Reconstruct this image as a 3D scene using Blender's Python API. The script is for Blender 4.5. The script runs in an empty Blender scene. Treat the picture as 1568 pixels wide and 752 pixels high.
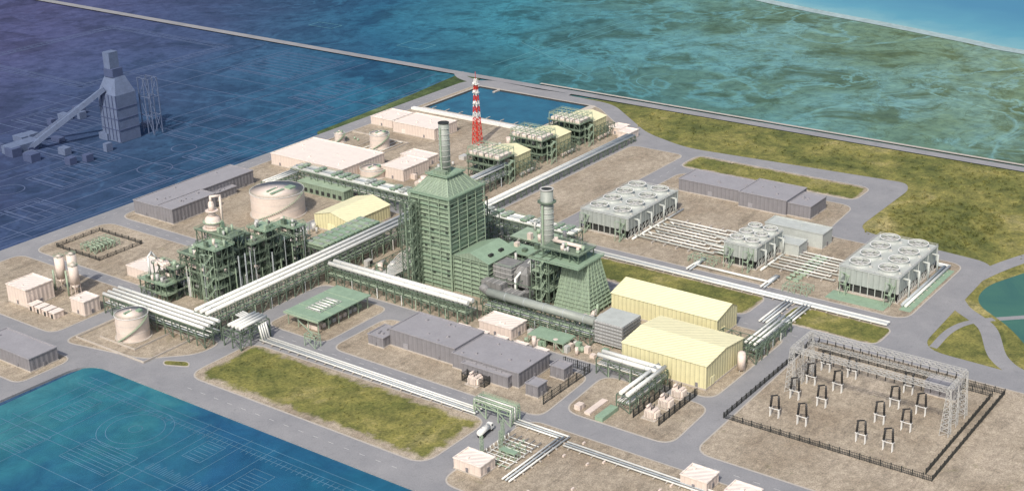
import bpy, math, random
from mathutils import Vector, Matrix
random.seed(7)
scene=bpy.context.scene
# ------------------------------------------------------------------ materials
MATS={}
def newmat(name):
    m=bpy.data.materials.new(name); m.use_nodes=True
    nt=m.node_tree; nt.nodes.clear()
    o=nt.nodes.new('ShaderNodeOutputMaterial'); p=nt.nodes.new('ShaderNodeBsdfPrincipled')
    nt.links.new(p.outputs[0],o.inputs[0]); MATS[name]=m
    return m,nt,p
class N:
    def __init__(s,nt): s.nt=nt
    def co(s): return s.nt.nodes.new('ShaderNodeTexCoord').outputs['Object']
    def gen(s): return s.nt.nodes.new('ShaderNodeTexCoord').outputs['Generated']
    def noise(s,co,scale,detail=4,rough=.6,dist=0):
        n=s.nt.nodes.new('ShaderNodeTexNoise'); n.inputs['Scale'].default_value=scale
        n.inputs['Detail'].default_value=detail; n.inputs['Roughness'].default_value=rough
        n.inputs['Distortion'].default_value=dist
        s.nt.links.new(co,n.inputs['Vector']); return n.outputs['Fac']
    def ramp(s,f,stops):
        r=s.nt.nodes.new('ShaderNodeValToRGB'); e=r.color_ramp.elements
        while len(e)<len(stops): e.new(.5)
        for k,(p,c) in enumerate(stops):
            e[k].position=p
            if not isinstance(c,tuple): c=(c,c,c)
            e[k].color=(*c,1)
        s.nt.links.new(f,r.inputs[0]); return r.outputs[0]
    def mix(s,f,a,b,mode='MIX'):
        m=s.nt.nodes.new('ShaderNodeMix'); m.data_type='RGBA'; m.blend_type=mode
        for sock,v in ((m.inputs[0],f),(m.inputs[6],a),(m.inputs[7],b)):
            if hasattr(v,'links'): s.nt.links.new(v,sock)
            elif isinstance(v,tuple): sock.default_value=(*v,1)
            else: sock.default_value=v
        return m.outputs[2]
    def math(s,op,a,b=0,c=None):
        m=s.nt.nodes.new('ShaderNodeMath'); m.operation=op
        for i,v in enumerate((a,b) if c is None else (a,b,c)):
            if hasattr(v,'links'): s.nt.links.new(v,m.inputs[i])
            else: m.inputs[i].default_value=v
        return m.outputs[0]
    def sep(s,co):
        n=s.nt.nodes.new('ShaderNodeSeparateXYZ'); s.nt.links.new(co,n.inputs[0]); return n.outputs
    def scale(s,co,v):
        n=s.nt.nodes.new('ShaderNodeMapping'); n.inputs['Scale'].default_value=v
        s.nt.links.new(co,n.inputs[0]); return n.outputs[0]
    def bump(s,h,p,strength=.3,dist=.1):
        b=s.nt.nodes.new('ShaderNodeBump'); b.inputs['Strength'].default_value=strength
        b.inputs['Distance'].default_value=dist
        s.nt.links.new(h,b.inputs['Height']); s.nt.links.new(b.outputs[0],p.inputs['Normal'])
    def link(s,a,b): s.nt.links.new(a,b)
def simple(name,col,rough=.6,var=.18,scale=.25,rib=0,ribd=.2,metal=0):
    m,nt,p=newmat(name); n=N(nt); co=n.co()
    a=n.noise(co,scale,5,.65); b=n.noise(co,scale*9,3)
    f=n.math('MULTIPLY',n.math('ADD',a,b),.5)
    lo=tuple(c*(1-var) for c in col); hi=tuple(min(.95,c*(1+var)) for c in col)
    c=n.ramp(f,[(.32,lo),(.68,hi)])
    if rib:
        x=n.sep(co); w=n.math('SINE',n.math('MULTIPLY',n.math('ADD',x[0],x[1]),rib))
        w2=n.ramp(w,[(.0,1.0),(.75,1.0),(1.0,1-ribd)])
        c=n.mix(1.0,c,w2,'MULTIPLY')
        n.bump(w,p,.5,.15)
    n.link(c,p.inputs['Base Color']); p.inputs['Roughness'].default_value=rough
    p.inputs['Metallic'].default_value=metal
    return m
simple('pink_cladding',(.70,.60,.53),.6,.09,rib=2.4,ribd=.12)
simple('pink_paint',(.71,.61,.54),.55,.14)
simple('pink_roof',(.80,.72,.65),.6,.08,rib=1.6,ribd=.08)
simple('grey_wall',(.225,.22,.235),.7,.14,rib=2.2,ribd=.18)
simple('grey_roof',(.30,.295,.315),.7,.12,.12)
simple('yellow_wall',(.70,.66,.40),.55,.1,rib=2.6,ribd=.3)
simple('yellow_roof',(.82,.78,.50),.55,.08,rib=2.0,ribd=.14)
simple('steel_green',(.125,.17,.125),.55,.35)
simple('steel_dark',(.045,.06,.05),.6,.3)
simple('steel_green_light',(.32,.41,.30),.55,.22)
simple('siding_green',(.245,.315,.235),.55,.25,.2,rib=3.0,ribd=.35)
simple('deck_green',(.25,.355,.255),.65,.22)
simple('white_pipe',(.74,.75,.71),.4,.12)
simple('grey_pipe',(.42,.46,.48),.4,.15)
simple('duct_grey',(.23,.23,.225),.55,.25,rib=2.0,ribd=.3)
simple('stack_grey',(.30,.33,.30),.5,.15)
simple('louvre',(.46,.47,.47),.5,.1,rib=4.0,ribd=.4)
simple('tower_fill',(.36,.395,.375),.6,.18,rib=2.0,ribd=.25)
simple('tower_deck',(.46,.49,.465),.6,.18)
simple('dark',(.03,.033,.032),.7,.3)
simple('dark_glass',(.04,.05,.055),.2,.2)
simple('concrete',(.47,.43,.38),.85,.18,.4)
simple('kerb',(.43,.40,.36),.85,.15,.5)
simple('sand',(.30,.40,.41),.9,.25,.02)
simple('galv',(.50,.50,.48),.4,.15)
simple('red_paint',(.62,.045,.03),.5,.1)
simple('white_paint',(.78,.78,.75),.5,.05)
simple('rubber',(.02,.02,.02),.8,.2)
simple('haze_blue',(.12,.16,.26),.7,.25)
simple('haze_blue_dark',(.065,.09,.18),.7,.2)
simple('insulator',(.03,.03,.03),.4,.2)
simple('plan_blue',(.08,.19,.29),.8,.3,.03)  # colours of the added blueprint lines, here and the next two
simple('plan_navy',(.085,.12,.22),.8,.35,.03)
simple('plan_teal',(.10,.27,.31),.8,.25,.03)
def gravel_nodes(n,co):
    big=n.noise(co,.03,6,.65); mid=n.noise(co,.3,6,.75); fine=n.noise(co,1.6,4,.8)
    c=n.ramp(big,[(.3,(.29,.24,.18)),(.5,(.38,.33,.26)),(.7,(.47,.41,.33))])
    c=n.mix(.75,c,n.ramp(mid,[(.3,(.48,.46,.44)),(.72,(1.32,1.3,1.27))]),'MULTIPLY')
    c=n.mix(.85,c,n.ramp(fine,[(.32,(.45,.43,.41)),(.5,(1,1,1)),(.7,(1.55,1.53,1.5))]),'MULTIPLY')
    st=n.noise(n.scale(co,(.25,1.3,1)),.12,5,.7,.6)
    c=n.mix(.6,c,n.ramp(st,[(.36,(.6,.6,.6)),(.46,(1,1,1)),(.60,(1,1,1)),(.7,(1.2,1.18,1.15))]),'MULTIPLY')
    wd=n.noise(co,.09,7,.75,.5)
    c=n.mix(n.ramp(wd,[(.60,0.0),(.70,.45)]),c,(.17,.17,.07))
    return c,fine
m,nt,p=newmat('gravel'); n=N(nt); co=n.co(); c,f=gravel_nodes(n,co)
n.link(c,p.inputs['Base Color']); p.inputs['Roughness'].default_value=.95; n.bump(f,p,.6,.3)
def grass_nodes(n,co):
    big=n.noise(co,.022,7,.68,.5); mid=n.noise(co,.13,6,.75,.3); fine=n.noise(co,.8,4,.8)
    c=n.ramp(big,[(.28,(.06,.08,.02)),(.43,(.12,.135,.036)),(.56,(.20,.195,.06)),(.72,(.35,.31,.16))])
    c=n.mix(.9,c,n.ramp(mid,[(.3,(.34,.40,.36)),(.5,(.95,.95,.9)),(.72,(1.6,1.5,1.45))]),'MULTIPLY')
    c=n.mix(.85,c,n.ramp(fine,[(.3,(.42,.48,.38)),(.7,(1.6,1.5,1.4))]),'MULTIPLY')
    return c,mid
m,nt,p=newmat('grass'); n=N(nt); co=n.co(); c,f=grass_nodes(n,co)
n.link(c,p.inputs['Base Color']); p.inputs['Roughness'].default_value=.95; n.bump(f,p,.6,1.0)
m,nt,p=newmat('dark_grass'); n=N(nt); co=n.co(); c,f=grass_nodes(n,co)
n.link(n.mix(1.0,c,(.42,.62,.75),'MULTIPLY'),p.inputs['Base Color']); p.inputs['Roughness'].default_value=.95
def patchmat(name,sx,sy,margin):
    m,nt,p=newmat(name); n=N(nt); co=n.co(); g=n.sep(n.gen())
    cg,f1=gravel_nodes(n,co); cr,f2=grass_nodes(n,co)
    dx=n.math('MULTIPLY',n.math('MINIMUM',g[0],n.math('SUBTRACT',1,g[0])),sx)
    dy=n.math('MULTIPLY',n.math('MINIMUM',g[1],n.math('SUBTRACT',1,g[1])),sy)
    d=n.math('MINIMUM',dx,dy)
    nz=n.noise(co,.09,6,.7,.4)
    d2=n.math('ADD',d,n.math('MULTIPLY',n.math('SUBTRACT',nz,.5),margin*3.2))
    f=n.ramp(n.math('MULTIPLY',d2,1/(margin*2)),[(.36,0.0),(.66,1.0)])
    n.link(n.mix(f,cg,cr),p.inputs['Base Color']); p.inputs['Roughness'].default_value=.95
    n.bump(f2,p,.5,.6); return name
m,nt,p=newmat('asphalt'); n=N(nt); co=n.co()
c=n.ramp(n.noise(co,.05,6,.7),[(.3,(.225,.23,.245)),(.7,(.30,.30,.31))])
c=n.mix(.6,c,n.ramp(n.noise(co,1.5,4,.8),[(.3,(.75,.75,.75)),(.7,(1.2,1.2,1.2))]),'MULTIPLY')
c=n.mix(.5,c,n.ramp(n.noise(co,.3,5,.8,.5),[(.33,(.72,.72,.72)),(.45,(1,1,1))]),'MULTIPLY')
n.link(c,p.inputs['Base Color']); p.inputs['Roughness'].default_value=.85
m,nt,p=newmat('wetland'); n=N(nt); co=n.co(); x=n.sep(co)
q=n.math('SUBTRACT',x[1],n.math('MULTIPLY',x[0],.74))
qn=n.math('ADD',n.math('MULTIPLY',q,1/1200.),.5)
qn=n.math('ADD',qn,n.math('MULTIPLY',n.math('SUBTRACT',n.noise(co,.004,4),.5),.14))
land=n.ramp(qn,[(.05,(.15,.23,.15)),(.33,(.085,.18,.155)),(.50,(.035,.135,.17)),(.64,(.018,.085,.16)),(.82,(.036,.058,.125)),(1,(.058,.062,.14))])
wat=n.ramp(qn,[(.05,(.19,.33,.31)),(.33,(.11,.27,.29)),(.50,(.045,.20,.26)),(.64,(.025,.125,.215)),(.82,(.048,.08,.17)),(1,(.07,.08,.18))])
dk=n.ramp(qn,[(.05,(.085,.115,.05)),(.33,(.05,.10,.07)),(.50,(.02,.08,.10)),(.64,(.012,.055,.115)),(1,(.04,.045,.10))])
reg=n.noise(co,.0045,8,.6,.8)
c=n.mix(n.ramp(reg,[(.42,0.0),(.58,1.0)]),land,wat)
vg=n.noise(co,.017,9,.7,.8)
c=n.mix(n.ramp(vg,[(.48,0.0),(.60,.85)]),c,dk)
ch=n.math('ABSOLUTE',n.math('SUBTRACT',n.noise(co,.0075,7,.55,1.2),.5))
c=n.mix(n.ramp(ch,[(.0,.85),(.010,.6),(.025,0.0)]),c,wat)
ch2=n.math('ABSOLUTE',n.math('SUBTRACT',n.noise(co,.026,6,.6,.8),.5))
c=n.mix(n.ramp(ch2,[(.0,.5),(.02,0.0)]),c,dk)
c=n.mix(.8,c,n.ramp(n.noise(co,.09,7,.78,.4),[(.32,(.55,.58,.6)),(.5,(1,1,1)),(.7,(1.45,1.38,1.25))]),'MULTIPLY')
n.link(c,p.inputs['Base Color']); p.inputs['Roughness'].default_value=.85; p.inputs['Specular IOR Level'].default_value=.15
def water(name,a,b,sc,rough=.25,spec=.4,bs=.25):
    m,nt,p=newmat(name); n=N(nt); co=n.co()
    c=n.ramp(n.noise(co,sc,7,.65,.8),[(.3,a),(.7,b)])
    n.link(c,p.inputs['Base Color']); p.inputs['Roughness'].default_value=rough
    p.inputs['Specular IOR Level'].default_value=spec
    n.bump(n.noise(n.scale(co,(1,2.2,1)),.5,4,.6),p,bs,.4)
water('pond_water',(.008,.08,.15),(.02,.15,.24),.06,.35,.4,.6)
m,nt,p=newmat('bay_water_mat'); n=N(nt); co=n.co(); x=n.sep(co)
g=n.math('ADD',n.math('MULTIPLY',n.math('SUBTRACT',x[1],300),1/260.),n.math('MULTIPLY',n.math('SUBTRACT',n.noise(co,.012,6,.6,.6),.5),1.3))
c=n.ramp(g,[(.0,(.012,.11,.18)),(.4,(.014,.085,.18)),(.75,(.025,.15,.20)),(1,(.05,.19,.22))])
c=n.mix(.8,c,n.ramp(n.noise(co,.06,7,.7,.5),[(.35,(.72,.75,.8)),(.65,(1.3,1.25,1.2))]),'MULTIPLY')
n.link(c,p.inputs['Base Color']); p.inputs['Roughness'].default_value=.5; p.inputs['Specular IOR Level'].default_value=.25
n.bump(n.noise(n.scale(co,(1,2,1)),.3,4,.6),p,.3,.4)
m,nt,p=newmat('sea_mat'); n=N(nt); co=n.co(); x=n.sep(co)
g=n.math('ADD',n.math('MULTIPLY',n.math('SUBTRACT',n.math('SUBTRACT',x[0],n.math('MULTIPLY',x[1],.27)),1110),1/130.),n.math('MULTIPLY',n.math('SUBTRACT',n.noise(co,.02,6,.6,.6),.5),.6))
c=n.ramp(g,[(.0,(.20,.40,.44)),(.35,(.10,.30,.40)),(1,(.065,.22,.35))])
n.link(c,p.inputs['Base Color']); p.inputs['Roughness'].default_value=.5; p.inputs['Specular IOR Level'].default_value=.2
water('lagoon_mat',(.035,.11,.11),(.07,.18,.13),.02,.5,.2)

# ------------------------------------------------------------------ mesh builder
class M:
    def __init__(s,name): s.name=name; s.v=[]; s.f=[]; s.m=[]; s.sm=[]; s.mats=[]
    def mi(s,mat):
        if mat not in s.mats: s.mats.append(mat)
        return s.mats.index(mat)
    def face(s,idx,mat,sm=False): s.f.append(idx); s.m.append(s.mi(mat)); s.sm.append(sm)
    def quad8(s,vs,mat,top=None):
        b=len(s.v); s.v+=vs
        for k,f in enumerate(((3,2,1,0),(4,5,6,7),(0,1,5,4),(1,2,6,5),(2,3,7,6),(3,0,4,7))):
            s.face([b+i for i in f],top if (k==1 and top) else mat)
    def box(s,x0,y0,z0,x1,y1,z1,mat,top=None):
        s.quad8([(x0,y0,z0),(x1,y0,z0),(x1,y1,z0),(x0,y1,z0),(x0,y0,z1),(x1,y0,z1),(x1,y1,z1),(x0,y1,z1)],mat,top)
    def frus(s,x0,y0,x1,y1,z0,X0,Y0,X1,Y1,z1,mat,top=None):
        s.quad8([(x0,y0,z0),(x1,y0,z0),(x1,y1,z0),(x0,y1,z0),(X0,Y0,z1),(X1,Y0,z1),(X1,Y1,z1),(X0,Y1,z1)],mat,top)
    def tube(s,p0,p1,r,mat,n=8,r1=None,cap=True):
        p0=Vector(p0);p1=Vector(p1);d=(p1-p0)
        if d.length<1e-6:return
        d.normalize(); up=Vector((0,0,1)) if abs(d.z)<.9 else Vector((1,0,0))
        a=d.cross(up).normalized(); c=d.cross(a); b=len(s.v); r1=r if r1 is None else r1
        off=math.pi/4 if n==4 else 0
        for P,R in((p0,r),(p1,r1)):
            for k in range(n):
                t=2*math.pi*k/n+off; s.v.append(tuple(P+a*math.cos(t)*R+c*math.sin(t)*R))
        for k in range(n):
            j=(k+1)%n; s.face([b+k,b+n+k,b+n+j,b+j],mat,n>6)
        if cap:
            s.face([b+k for k in range(n)],mat); s.face([b+n+k for k in reversed(range(n))],mat)
    def beam(s,p0,p1,w,mat): s.tube(p0,p1,w*.707,mat,4)
    def pipe(s,pts,r,mat,n=8):
        for a,b in zip(pts,pts[1:]): s.tube(a,b,r,mat,n)
        for a in pts[1:-1]: s.ball(a,r*1.02,mat)
    def ball(s,c,r,mat,n=8,sz=1,half=False):
        b=len(s.v); rings=5
        for i in range(rings+1):
            ph=(math.pi/2*(i/rings) if half else -math.pi/2+math.pi*i/rings)
            for k in range(n):
                t=2*math.pi*k/n
                s.v.append((c[0]+r*math.cos(ph)*math.cos(t),c[1]+r*math.cos(ph)*math.sin(t),c[2]+r*sz*math.sin(ph)))
        for i in range(rings):
            for k in range(n):
                j=(k+1)%n; s.face([b+i*n+k,b+i*n+j,b+(i+1)*n+j,b+(i+1)*n+k],mat,True)
    def cyl(s,x,y,z0,z1,r,mat,n=24,r1=None): s.tube((x,y,z0),(x,y,z1),r,mat,n,r1)
    def ring(s,x,y,z,r,w,h,mat,n=24):
        b=len(s.v)
        for zz in(z,z+h):
            for R in(r,r+w):
                for k in range(n):
                    t=2*math.pi*k/n; s.v.append((x+R*math.cos(t),y+R*math.sin(t),zz))
        for k in range(n):
            j=(k+1)%n
            s.face([b+2*n+k,b+3*n+k,b+3*n+j,b+2*n+j],mat); s.face([b+n+k,b+n+j,b+3*n+j,b+3*n+k],mat,True)
            s.face([b+k,b+2*n+k,b+2*n+j,b+j],mat,True); s.face([b+k,b+j,b+n+j,b+n+k],mat)
    def rail(s,x0,y0,x1,y1,z,mat='steel_green_light',w=.12,sp=3):
        c=[(x0,y0),(x1,y0),(x1,y1),(x0,y1)]
        for a,b in zip(c,c[1:]+c[:1]):
            for h in(.6,1.15): s.beam((*a,z+h),(*b,z+h),w,mat)
            L=math.hypot(b[0]-a[0],b[1]-a[1]); k=max(1,int(L/sp))
            for i in range(k):
                t=i/k; X=a[0]+(b[0]-a[0])*t; Y=a[1]+(b[1]-a[1])*t; s.beam((X,Y,z),(X,Y,z+1.15),w,mat)
    def frame(s,x0,y0,x1,y1,zs,sp=6,mat='steel_green',cw=.5,bw=.35,brace=True,z0=0.1,every=1):
        nx=max(1,round((x1-x0)/sp)); ny=max(1,round((y1-y0)/sp))
        xs=[x0+(x1-x0)*i/nx for i in range(nx+1)]; ys=[y0+(y1-y0)*i/ny for i in range(ny+1)]
        zt=zs[-1]
        for X in xs:
            for Y in ys: s.beam((X,Y,z0),(X,Y,zt),cw,mat)
        for z in zs:
            for X in xs: s.beam((X,y0,z),(X,y1,z),bw,mat)
            for Y in ys: s.beam((x0,Y,z),(x1,Y,z),bw,mat)
        if brace:
            lv=[z0]+list(zs)
            for i,(a,b) in enumerate(zip(lv,lv[1:])):
                for j,(X,X2) in enumerate(zip(xs,xs[1:])):
                    if (i+j)%2==0:
                        for Y in(y0,y1): s.beam((X,Y,a),(X2,Y,b),bw*.8,mat)
                for j,(Y,Y2) in enumerate(zip(ys,ys[1:])):
                    if (i+j)%2==0:
                        for X in(x0,x1): s.beam((X,Y,a),(X,Y2,b),bw*.8,mat)
    def stair(s,x,y,z0,z1,mat='steel_green_light',dx=6,w=1.6):
        z=z0;k=0
        for cx in(x,x+dx):
            for cy in(y,y+2*w): s.beam((cx,cy,z0),(cx,cy,z1),.3,mat)
        while z<z1-1:
            z2=min(z+3.2,z1); yy=y+w*.5+(k%2)*w
            a,b=(x+.8,x+dx-.8) if k%2==0 else (x+dx-.8,x+.8)
            for o in(-.5,.5): s.beam((a,yy+o,z),(b,yy+o,z2),.25,mat)
            for i in range(8):
                t=(i+.5)/8; X=a+(b-a)*t; Z=z+(z2-z)*t; s.box(X-.2,yy-.5,Z-.05,X+.2,yy+.5,Z+.05,mat)
            s.box((x+dx-.9) if k%2==0 else x,y,z2-.1,(x+dx) if k%2==0 else x+.9,y+2*w,z2,mat)
            z=z2;k+=1
    def done(s):
        me=bpy.data.meshes.new(s.name); me.from_pydata(s.v,[],s.f)
        for t in s.mats: me.materials.append(MATS[t])
        me.polygons.foreach_set('material_index',s.m); me.polygons.foreach_set('use_smooth',s.sm)
        me.update(); o=bpy.data.objects.new(s.name,me); scene.collection.objects.link(o); return o
# ------------------------------------------------------------------ ground pieces
def area(p): return sum(a[0]*b[1]-b[0]*a[1] for a,b in zip(p,p[1:]+p[:1]))/2
def inset(p,d):
    out=[];n=len(p)
    for i in range(n):
        a=Vector(p[i-1]);b=Vector(p[i]);c=Vector(p[(i+1)%n])
        e1=(b-a).normalized();e2=(c-b).normalized()
        n1=Vector((-e1.y,e1.x));n2=Vector((-e2.y,e2.x)); mm=n1+n2; k=mm.dot(n1)
        out.append(tuple(b+mm*(d/max(.3,k))))
    return out
def rnd(p,r,seg=7):
    out=[];n=len(p)
    for i in range(n):
        a=Vector(p[i-1]);b=Vector(p[i]);c=Vector(p[(i+1)%n])
        l1=(a-b).length;l2=(c-b).length; R=min(r,l1*.48,l2*.48)
        if R<.2: out.append(tuple(b)); continue
        A=b+(a-b).normalized()*R; C=b+(c-b).normalized()*R
        for k in range(seg+1):
            t=k/seg; q=A*(1-t)**2+b*2*t*(1-t)+C*t*t; out.append((q.x,q.y))
    return out
def block(name,pts,r,mat,z0=0,z1=.14,kerb='kerb',kw=.7):
    if area(pts)<0: pts=pts[::-1]
    m=M(name); o=rnd(pts,r); b=len(m.v); k=len(o)
    m.v+=[(x,y,z0) for x,y in o]+[(x,y,z1) for x,y in o]
    for i in range(k): j=(i+1)%k; m.face([i,j,k+j,k+i],kerb or mat)
    if kerb:
        q=rnd(inset(pts,kw),max(.3,r-kw)); 
        m.v+=[(x,y,z1) for x,y in q]; L=len(q)
        if L==k:
            for i in range(k): j=(i+1)%k; m.face([k+i,k+j,2*k+j,2*k+i],kerb)
            m.v+=[(x,y,z1-.03) for x,y in q]; m.face([3*k+i for i in range(k)],mat)
        else: m.face([k+i for i in range(k)],mat)
    else: m.face([k+i for i in range(k)],mat)
    return m.done()
def rect(x0,x1,y0,y1): return [(x0,y0),(x1,y0),(x1,y1),(x0,y1)]
def ribbon(name,pts,w,z,mat,seg=10,smooth=True):
    if smooth:
        q=[];P=[Vector(p) for p in pts]
        for i in range(len(P)-1):
            p0=P[max(0,i-1)];p1=P[i];p2=P[i+1];p3=P[min(len(P)-1,i+2)]
            for k in range(seg):
                t=k/seg; q.append(.5*((2*p1)+(p2-p0)*t+(2*p0-5*p1+4*p2-p3)*t*t+(3*p1-p0-3*p2+p3)*t**3))
        q.append(P[-1])
    else: q=[Vector(p) for p in pts]
    m=M(name)
    for i,p in enumerate(q):
        d=(q[min(i+1,len(q)-1)]-q[max(i-1,0)]).normalized(); nn=Vector((-d.y,d.x))*w/2
        m.v+=[(*(p+nn),z),(*(p-nn),z)]
    for i in range(len(q)-1): m.face([2*i,2*i+1,2*i+3,2*i+2],mat)
    return m.done()
m=M('ground'); m.v=[(-3000,-4000,-1.2),(9000,-4000,-1.2),(9000,9000,-1.2),(-3000,9000,-1.2)]; m.face([0,1,2,3],'wetland'); m.done()
block('sea',[(1195,200),(1206,345),(1222,400),(1245,480),(1290,640),(1400,900),(1700,1500),(6000,3000),(6000,-2000),(1100,-2000)],60,'sea_mat',-1.2,-.9,None)
ribbon('sand_shore',[(1100,-500),(1190,200),(1201,345),(1216,400),(1239,480),(1284,640),(1394,900),(1694,1500)],14,-.8,'sand')
block('bay_water',[(-200,-300),(366,-300),(366,530),(-200,536)],3,'bay_water_mat',-1.2,-.7,None)
block('grassland',[(560,-100),(884,-100),(884,560),(870,700),(560,600)],20,'grass',-1.2,-.15,None)
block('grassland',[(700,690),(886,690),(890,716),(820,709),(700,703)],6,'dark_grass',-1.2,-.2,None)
block('road',[(364,0),(364,532),(290,535),(290,697),(872,697),(886,680),(878,556),(828,496),(813,455),(824,300),(812,294),(730,294),(722,208),(600,205),(592,0)],14,'asphalt',-1.2,0,None)
G='gravel'
pm=patchmat('grass_patch_a',44,148,5)
block('grass_verge',[(381,481),(424,481),(427,334),(381,334)],10,pm)
block('gravel_yard',rect(443,493,450,491),7,G)
block('gravel_yard',[(441,444),(484,444),(487,320),(441,317)],8,G)
block('gravel_yard',[(452,313),(492,316),(492,259),(452,257)],9,G)
block('gravel_yard',[(371,563),(412,563),(416,493),(400,493),(381,512)],8,G)
block('traffic_island',[(382,499),(388,486),(392,491),(386,503)],3,'grass')
block('gravel_yard',rect(330,362,541,640),7,G)
block('gravel_yard',rect(374,432,574,682),8,G)
block('gravel_yard',rect(440,495,578,682),10,G)
block('gravel_yard',[(420,568),(420,503),(498,502),(498,262),(574,262),(574,405),(604,405),(604,566)],8,G)
block('gravel_yard',[(505,576),(622,576),(622,501),(812,501),(822,510),(866,562),(868,682),(505,684)],10,G)
block('gravel_yard',rect(628,798,447,490),8,G)
block('gravel_yard',[(626,432),(766,432),(766,310),(712,306),(712,222),(626,222)],10,G)
pb=patchmat('grass_patch_b',28,124,3)
block('grass_verge',rect(775,803,314,440),9,pb)
pc=patchmat('grass_patch_c',28,108,2.2)
block('grass_verge',rect(586,614,292,400),8,pc)
block('grass_verge',rect(590,614,223,276),8,pc)
block('gravel_yard',rect(374,438,20,321),9,G)
block('gravel_yard',[(453,247),(581,250),(581,20),(453,20)],9,G)
ribbon('perimeter_road',[(890,-400),(890,200),(890,600),(892,900),(900,1500)],9,-.1,'asphalt')
ribbon('perimeter_road',[(881,600),(876,690),(892,720)],9,-.06,'asphalt')
ribbon('perimeter_road',[(899,-400),(899,200),(899,640)],3,-.12,'kerb')
ribbon('access_road',[(596,120),(598,152),(610,170),(640,186),(658,206),(680,214),(725,204),(780,180)],9,-.08,'asphalt')
ribbon('access_road',[(604,200),(640,196),(680,160),(760,120)],4,-.09,'asphalt')
block('lagoon',[(612,120),(622,160),(645,178),(665,203),(690,206),(730,190),(790,150),(700,60)],14,'lagoon_mat',-1.2,-.07,'grass',2.0)
m=M('road_marking')
def dash(x0,y0,x1,y1):
    L=math.hypot(x1-x0,y1-y0);k=int(L/9);dx=(x1-x0)/L;dy=(y1-y0)/L
    for i in range(k):
        a=i*9+2; X=x0+dx*a;Y=y0+dy*a; nx,ny=-dy*.06,dx*.06; b=len(m.v)
        m.v+=[(X+nx,Y+ny,.012),(X-nx,Y-ny,.012),(X+dx*3-nx,Y+dy*3-ny,.012),(X+dx*3+nx,Y+dy*3+ny,.012)]; m.face([b,b+1,b+2,b+3],'white_paint')
dash(437,200,437,480);dash(373,340,373,480);dash(436,575,436,680);dash(500,575,500,680);dash(450,690,860,690)
dash(579,230,579,400);dash(805,320,805,440);dash(640,439,790,439);dash(446,30,446,240)
m.done()
# blueprint drawing lines, added as flat strips on lowland and water; no real dykes
def lines(name,z,segs,mat,w=.8):
    m=M(name)
    for k,(x0,y0,x1,y1) in enumerate(segs):
        L=math.hypot(x1-x0,y1-y0)
        if L<.1: continue
        nx,ny=-(y1-y0)/L*w/2,(x1-x0)/L*w/2; zz=z+.004*(k%9); b=len(m.v)
        m.v+=[(x0+nx,y0+ny,zz),(x0-nx,y0-ny,zz),(x1-nx,y1-ny,zz),(x1+nx,y1+ny,zz)]; m.face([b,b+1,b+2,b+3],mat)
    return m.done()
def R4(x0,x1,y0,y1): return [(x0,y0,x1,y0),(x1,y0,x1,y1),(x1,y1,x0,y1),(x0,y1,x0,y0)]
def circ(x,y,r,n=40): return [(x+r*math.cos(6.2832*i/n),y+r*math.sin(6.2832*i/n),x+r*math.cos(6.2832*(i+1)/n),y+r*math.sin(6.2832*(i+1)/n)) for i in range(n)]
S_=[]
for d in(0,3,9,11): S_+=R4(690+d,860-d,960+d,1130-d)
for i in range(28): S_+=[(693+i*6,963,693+i*6,969),(693+i*6,1121,693+i*6,1127)]; S_+=[(693,963+i*6,699,963+i*6),(851,963+i*6,857,963+i*6)]
for(x0,x1,y0,y1) in((600,640,860,930),(520,560,760,800),(640,700,770,800),(560,585,780,860),(700,760,740,770),(760,820,760,790),(470,500,720,760),(610,640,720,745),(540,575,715,735),(800,870,830,900)):
    S_+=R4(x0,x1,y0,y1)+R4(x0+3,x1-3,y0+3,y1-3)
    for i in range(int((x1-x0)/7)): 
        if (x0+y0)%3: S_.append((x0+4+i*7,y0+4,x0+4+i*7,y1-4))
for y in(703,712,716,735,752,810,826,905,940): S_+=[(430,y,880,y)]
for x in(455,590,650,668,744,780): S_+=[(x,703,x,960)]
S_+=circ(583,742,12)+circ(625,760,9)+circ(500,790,10)
lines('plan_line',-1.17,S_,'plan_navy',.7)
S_=[]
S_+=circ(334,461,17)+circ(334,461,13)+circ(334,461,3)
for x in(355,351,348,312,306,290): S_+=[(x,330,x,520)]
for y in(515,508,487,436,430,410,396): S_+=[(270,y,356,y)]
for(x0,x1,y0,y1) in((320,342,494,504),(330,345,415,426),(300,318,440,470),(292,308,486,500),(318,340,380,392)):
    S_+=R4(x0,x1,y0,y1)
    for i in range(int((x1-x0)/2.5)): S_.append((x0+1+i*2.5,y0+1,x0+1+i*2.5,y1-1))
for i in range(60): S_.append((346,332+i*3,350,332+i*3))
for i in range(26): S_.append((314,396+i*1.4,318+(i%3),396+i*1.4))
lines('plan_line_water',-.66,S_,'plan_blue',.32)  # added drawing lines over the bay, no basins stand there
S_=[]
for(x,y,r) in((980,640,30),(960,560,22)): S_+=circ(x,y,r)[:26]
S_+=R4(960,975,930,960)+R4(940,960,800,830)+[(930,700,1150,690),(930,712,1150,702),(940,620,1010,740)]+R4(1020,1050,600,640)
lines('plan_line',-1.17,S_,'plan_teal',.6)
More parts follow.
